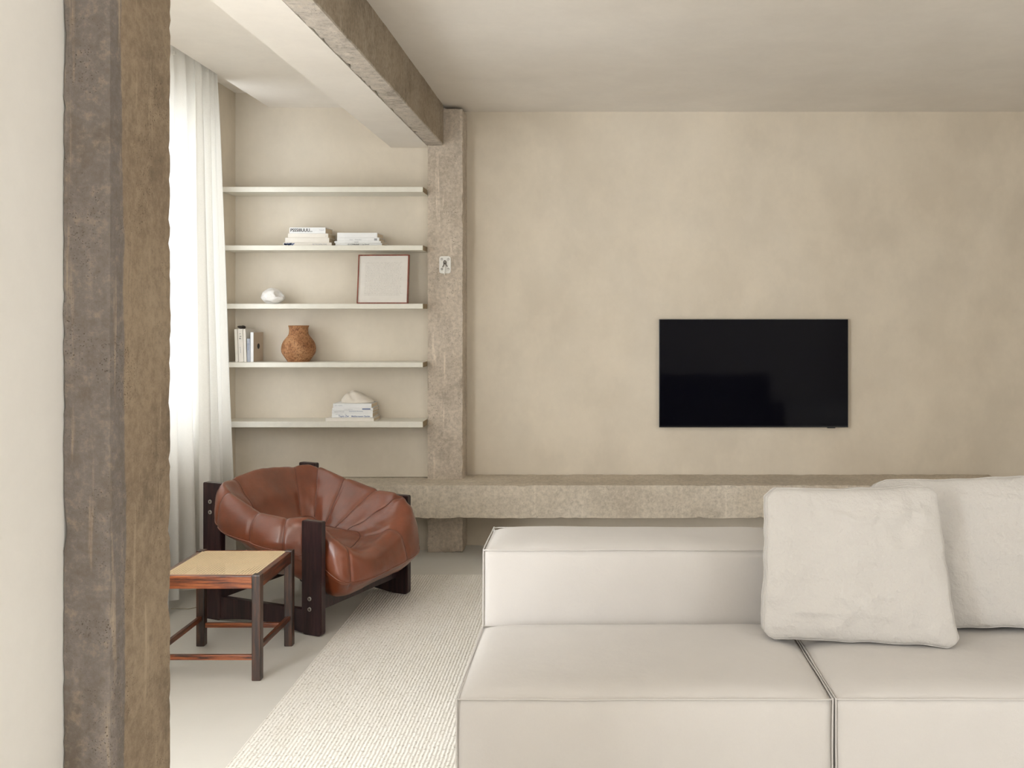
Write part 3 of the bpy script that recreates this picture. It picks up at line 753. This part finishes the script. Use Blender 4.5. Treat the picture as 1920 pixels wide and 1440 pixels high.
for i in range(NU):
    U = i*len(st)/NU; ox, oy = crc([s[:2] for s in st], U); kz = kzs(U); row = []
    # seams only cut the roll, not the seat middle
    g = 0
    for su in seamsU:
        d_ = abs(U-su); d_ = min(d_, len(st)-d_)
        g = max(g, math.exp(-(d_/.055)**2)*.0065 + math.exp(-(d_/.28)**2)*.004)
    for j in range(1, NV):
        V = j*10/NV; k_, z_ = cr(kz, V)
        p = Vector((ox*max(0, k_), oy*max(0, k_), z_))
        wgt = max(0, min(1, (V-2.6)/.5))*max(0, min(1, (8.3-V)/.6))
        rdir = Vector((ox, oy, 0)).normalized()
        # local outward direction around the roll centre
        cc = Vector((ox, oy, 0))*crc([[s[5]*.97] for s in st], U)[0]; cc.z = (crc([[s[3]] for s in st], U)[0])
        od = p-cc; od = od.normalized() if od.length > 1e-4 else Vector((0, 0, 1))
        if V > 6.6: od = (od*.0+Vector((-rdir.x*.5, -rdir.y*.5, .8))).normalized()
        p -= od*g*wgt
        # seam round the seat pan and the low outer seam
        p -= Vector((0, 0, 1))*.010*math.exp(-((V-8.05)/.16)**2)
        p -= od*.003*math.exp(-((V-3.55)/.10)**2)
        w_ = noise.noise(Vector((p.x*7, p.y*7, p.z*11))+Vector((2, 7, 1)))*.006 + noise.noise(Vector((p.x*19, p.y*19, p.z*24)))*.0024
        # pull folds where the leather is held at the boards
        hold = sum(math.exp(-(min(abs(U-q), len(st)-abs(U-q))/.42)**2) for q in (2.0, 5.0, 7.0, 11.0))
        w_ += hold*.0045*math.sin(V*7.5+U*9)*max(0, 1-abs(V-5)/4)
        p += od*w_
        row.append(bm.verts.new(p))
    grid.append(row)
b0 = bm.verts.new((0, 0, .22)); b1 = bm.verts.new((0, 0, .356))
for i in range(NU):
    A, B = grid[i], grid[(i+1) % NU]
    for j in range(NV-2): bm.faces.new((A[j], B[j], B[j+1], A[j+1]))
    bm.faces.new((b0, B[0], A[0])); bm.faces.new((A[-1], B[-1], b1))
bmesh.ops.recalc_face_normals(bm, faces=bm.faces)
gp = [[v_.co.copy() for v_ in r0] for r0 in grid]
cush = obj('leather_cushion', bm, M['leather'], ac, True)
for su in seamsU:      # stitched seams across the roll
    i = int(round(su*NU/len(st))) % NU
    pts = [gp[i][j] for j in range(int(NV*.30), int(NV*.81))]
    bm = bmesh.new(); tube(bm, pts, .0016, 5); obj('seam', bm, M['seam'], cush, True)
bm = bmesh.new(); j = int(NV*.355); tube(bm, [gp[i][j]+Vector((gp[i][j].x, gp[i][j].y, 0)).normalized()*.0015 for i in range(0, NU, 2)], .0030, 6, True)
o = obj('piping', bm, M['leather'], cush, True)
bm = bmesh.new(); j = int(NV*.805); tube(bm, [gp[i][j] for i in range(0, NU, 2)], .0022, 6, True)
obj('seam', bm, M['seam'], cush, True)

# ------------------------------------------------------------ sofa modules
def puffy(x0, x1, y0, y1, z0, z1, bt, bs, seed, step=.022, wr=.0026):
    """upholstered block: crisp welted edges, crowned top, slightly bulging sides"""
    bm = rough_box(x0, x1, y0, y1, z0, z1, step, 0, 0, 0)
    lo = Vector((x0, y0, z0)); hi = Vector((x1, y1, z1)); s = Vector((seed, seed*2, 0))
    def w1(t, m_=.085, L=1): 
        d = min(t, 1-t)*L; return 1-math.exp(-d/m_*1.6)
    for v_ in bm.verts:
        p = v_.co.copy(); L = hi-lo; t = [min(1, max(0, (p[a]-lo[a])/L[a])) for a in range(3)]
        e = .0016
        for a in range(3):
            o_ = [q for q in range(3) if q != a]
            amp = bt if a == 2 else (.0015 if a == 0 else bs)
            if t[a] > 1-e/L[a]*1.2 and a == 2 or (a != 2 and (t[a] < e/L[a]*1.3 or t[a] > 1-e/L[a]*1.3)):
                sg = 1 if t[a] > .5 else -1
                wa = w1(t[o_[0]], .05, L[o_[0]])*(w1(t[o_[1]], .05, L[o_[1]]))
                n_ = 0 if a == 0 else noise.noise(p*2.2+s)*wr*2.2+noise.noise(Vector((p.x*7, p.y*7, p.z*5))+s)*wr
                v_.co[a] += sg*(amp*wa+n_*wa)
    return bm
def welt(x0, x1, y0, y1, z0, z1, seed, r=.0023):
    bm = bmesh.new(); s = Vector((seed, 0, seed))
    def line(a, b_, n=40):
        a, b_ = Vector(a), Vector(b_); pts = []
        for i in range(n+1):
            p = a.lerp(b_, i/n); q = p+Vector((noise.noise(p*5+s), noise.noise(p*5-s), noise.noise(p*4+s*2)))*.0028; pts.append(q)
        pts[0] = a; pts[-1] = b_; return pts
    c = [(x0, y0), (x1, y0), (x1, y1), (x0, y1)]; loop = []
    for i in range(4): loop += line((*c[i], z1), (*c[(i+1) % 4], z1))[:-1]
    tube(bm, loop, r, 7, True)
    for q in c:
        tube(bm, line((*q, z1+.004), (*q, z0)), r, 7)
    return bm
def sofa_module(x0, x1, label, seed):
    root = thing('sofa_module', label, 'sofa', ((x0+x1)/2, 3.0, 0), 0, 'modules of the cream sofa')
    inv = Matrix.Translation((-(x0+x1)/2, -3.0, 0))
    def add(name, bm, m_, par):
        o = obj(name, bm, m_, par, True)
        if par == root: o.data.transform(inv)
        return o
    seat = add('seat', puffy(x0, x1, 2.543, 3.142, .045, .410, .030, .009, seed), M['sofa'], root)
    b_ = welt(x0-.001, x1+.001, 2.541, 3.140, .047, .413, seed); o = add('welt', b_, M['sofa'], root); o.parent = seat
    back = add('backrest', puffy(x0, x1, 3.150, 3.475, .045, .658, .026, .008, seed+5), M['sofa'], root)
    b_ = welt(x0-.001, x1+.001, 3.148, 3.477, .047, .663, seed+3); o = add('welt', b_, M['sofa'], root); o.parent = back
    for x in (x0+.08, x1-.08):
        for y in (2.62, 3.40):
            bm = bmesh.new(); bevbox(bm, x-.025, x+.025, y-.025, y+.025, .0078, .05, .004); add('foot', bm, M['darkwood'], root)
    return root
sofa_module(-.373, .632, 'cream linen sofa module with welted edges, empty left half', 1.3)
sofa_module(.6425, 1.66, 'cream linen sofa module at right, behind and under the two cushions', 7.7)

def cushion(name, TL, TR, BR, BL, thick, label, seed, nu=90, puff=1.0):
    TL, TR, BR, BL = [Vector(q) for q in (TL, TR, BR, BL)]
    ctr = (TL+TR+BR+BL)/4
    root = thing(name, label, 'cushion', (ctr.x, ctr.y, min(BR.z, BL.z)), 0, 'loose cushions on the sofa')
    org = Vector((ctr.x, ctr.y, min(BR.z, BL.z)))
    nrm = ((TR-TL).cross(BL-TL)).normalized()
    if nrm.y > 0: nrm = -nrm          # towards the camera
    s = Vector((seed, seed*.7, seed*1.3))
    def edge(u, v_):                   # outline drawn in between the corners
        du = .006*math.sin(math.pi*v_)*(2*u-1)*-1; dv = .006*math.sin(math.pi*u)*(2*v_-1)*-1
        p = TL.lerp(TR, u).lerp(BL.lerp(BR, u), v_)
        ex = (TR-TL).normalized(); ey = (BL-TL).normalized()
        rr = (2*u-1)**2*(2*v_-1)**2
        cor = max(0, rr-.78)*.06
        return p+ex*(du-(2*u-1)*cor)+ey*(dv-(2*v_-1)*cor)+ex*.0045*noise.noise(Vector((v_*9, 0, seed)))*abs(2*u-1)**6+ey*.005*noise.noise(Vector((u*8, 3, seed)))*abs(2*v_-1)**6
    bm = bmesh.new(); fr = []; bk = []
    def hf(u, v_, sd):
        a = 1-abs(2*u-1)**4; b_ = 1-abs(2*v_-1)**4
        h = .028+(thick/2-.028)*puff*(max(0, a*b_))**.55
        p = Vector((u*1.0, v_*1.0, sd))+s
        env = min(1, 5*min(u, 1-u, v_, 1-v_)+.12)
        rid = 1-abs(noise.noise(Vector((p.x*4.2+p.y*2.5, p.y*3.2-p.x*1.5, p.z))))*2.6
        w_ = .019*max(-.4, rid)*max(0, noise.noise(Vector((p.x*1.8, p.y*1.8, 7))) + .35)
        cr2 = max(0, 1-abs(noise.noise(Vector((p.x*5.5-p.y*3, p.y*6+p.x*2, p.z+3))))*4.5); w_ += .010*cr2*max(0, .2+noise.noise(Vector((p.x*2.4, p.y*2.4, 21+seed))))
        w_ += .010*noise.noise(Vector((p.x*3.1, p.y*3.1, p.z))) + .0048*noise.noise(Vector((p.x*11, p.y*8, p.z)))
        ed = math.exp(-min(u, 1-u)*16)*.006*math.sin(v_*37+3*noise.noise(Vector((v_*4, seed, 0)))) + math.exp(-min(v_, 1-v_)*16)*.006*math.sin(u*33+seed)
        return h + (w_+ed)*env
    for i in range(nu+1):
        a = []; b_ = []
        for j in range(nu+1):
            u, v_ = i/nu, j/nu
            # denser rows at the borders
            uu = .5-.5*math.cos(math.pi*u)*(.55+.45*abs(math.cos(math.pi*u))**0) if False else u
            e_ = edge(uu, v_); bd = i in (0, nu) or j in (0, nu)
            t = .026
            a.append(bm.verts.new(e_+nrm*(t if bd else hf(uu, v_, 0))-org)); b_.append(bm.verts.new(e_-nrm*(t if bd else hf(uu, v_, 9)*.9)-org))
        fr.append(a); bk.append(b_)
    for i in range(nu):
        for j in range(nu):
            bm.faces.new((fr[i][j], fr[i][j+1], fr[i+1][j+1], fr[i+1][j])); bm.faces.new((bk[i][j], bk[i+1][j], bk[i+1][j+1], bk[i][j+1]))
    per = [(i, 0) for i in range(nu)]+[(nu, j) for j in range(nu)]+[(i, nu) for i in range(nu, 0, -1)]+[(0, j) for j in range(nu, 0, -1)]
    for q in range(len(per)):
        (a, b_), (c, d_) = per[q], per[(q+1) % len(per)]
        bm.faces.new((fr[a][b_], fr[c][d_], bk[c][d_], bk[a][b_]))
    bmesh.ops.recalc_face_normals(bm, faces=bm.faces)
    fp = [fr[a][b_].co.copy() for a, b_ in per]; bp = [bk[a][b_].co.copy() for a, b_ in per]
    body = obj('cushion_body', bm, M['cushion'], root, True)
    for pts in (fp, bp):
        bm = bmesh.new(); tube(bm, pts, .0022, 6, True); obj('piping', bm, M['cushion'], body, True)
    return root
cushion('scatter_cushion', (.536, 3.010, .893), (1.070, 3.010, .903), (1.085, 2.862, .4430), (.513, 2.945, .4430), .130,
        'crumpled cream cushion in front, leaning over the joint of the sofa modules', 2.2)
cushion('scatter_cushion', (.912, 3.150, .893), (1.60, 3.150, .915), (1.60, 3.010, .4450), (.90, 3.030, .4450), .125,
        'wide cream cushion leaning on the sofa back at right, partly behind the other', 5.9)

# ------------------------------------------------------------ cable on the floor under the curtain
bm = bmesh.new(); kp = [(-2.06, 4.60, .02), (-2.03, 4.66, .003), (-1.99, 4.66, .003), (-1.93, 4.74, .003), (-1.90, 4.84, .003), (-1.95, 4.96, .003), (-2.05, 5.02, .02)]
tube(bm, [cr(kp, t*.2) for t in range(31)], .0025, 6)
tag(obj('thin_cable', bm, M['cable'], smooth=True), 'thin beige cable looping over the floor below the curtain', 'cable')
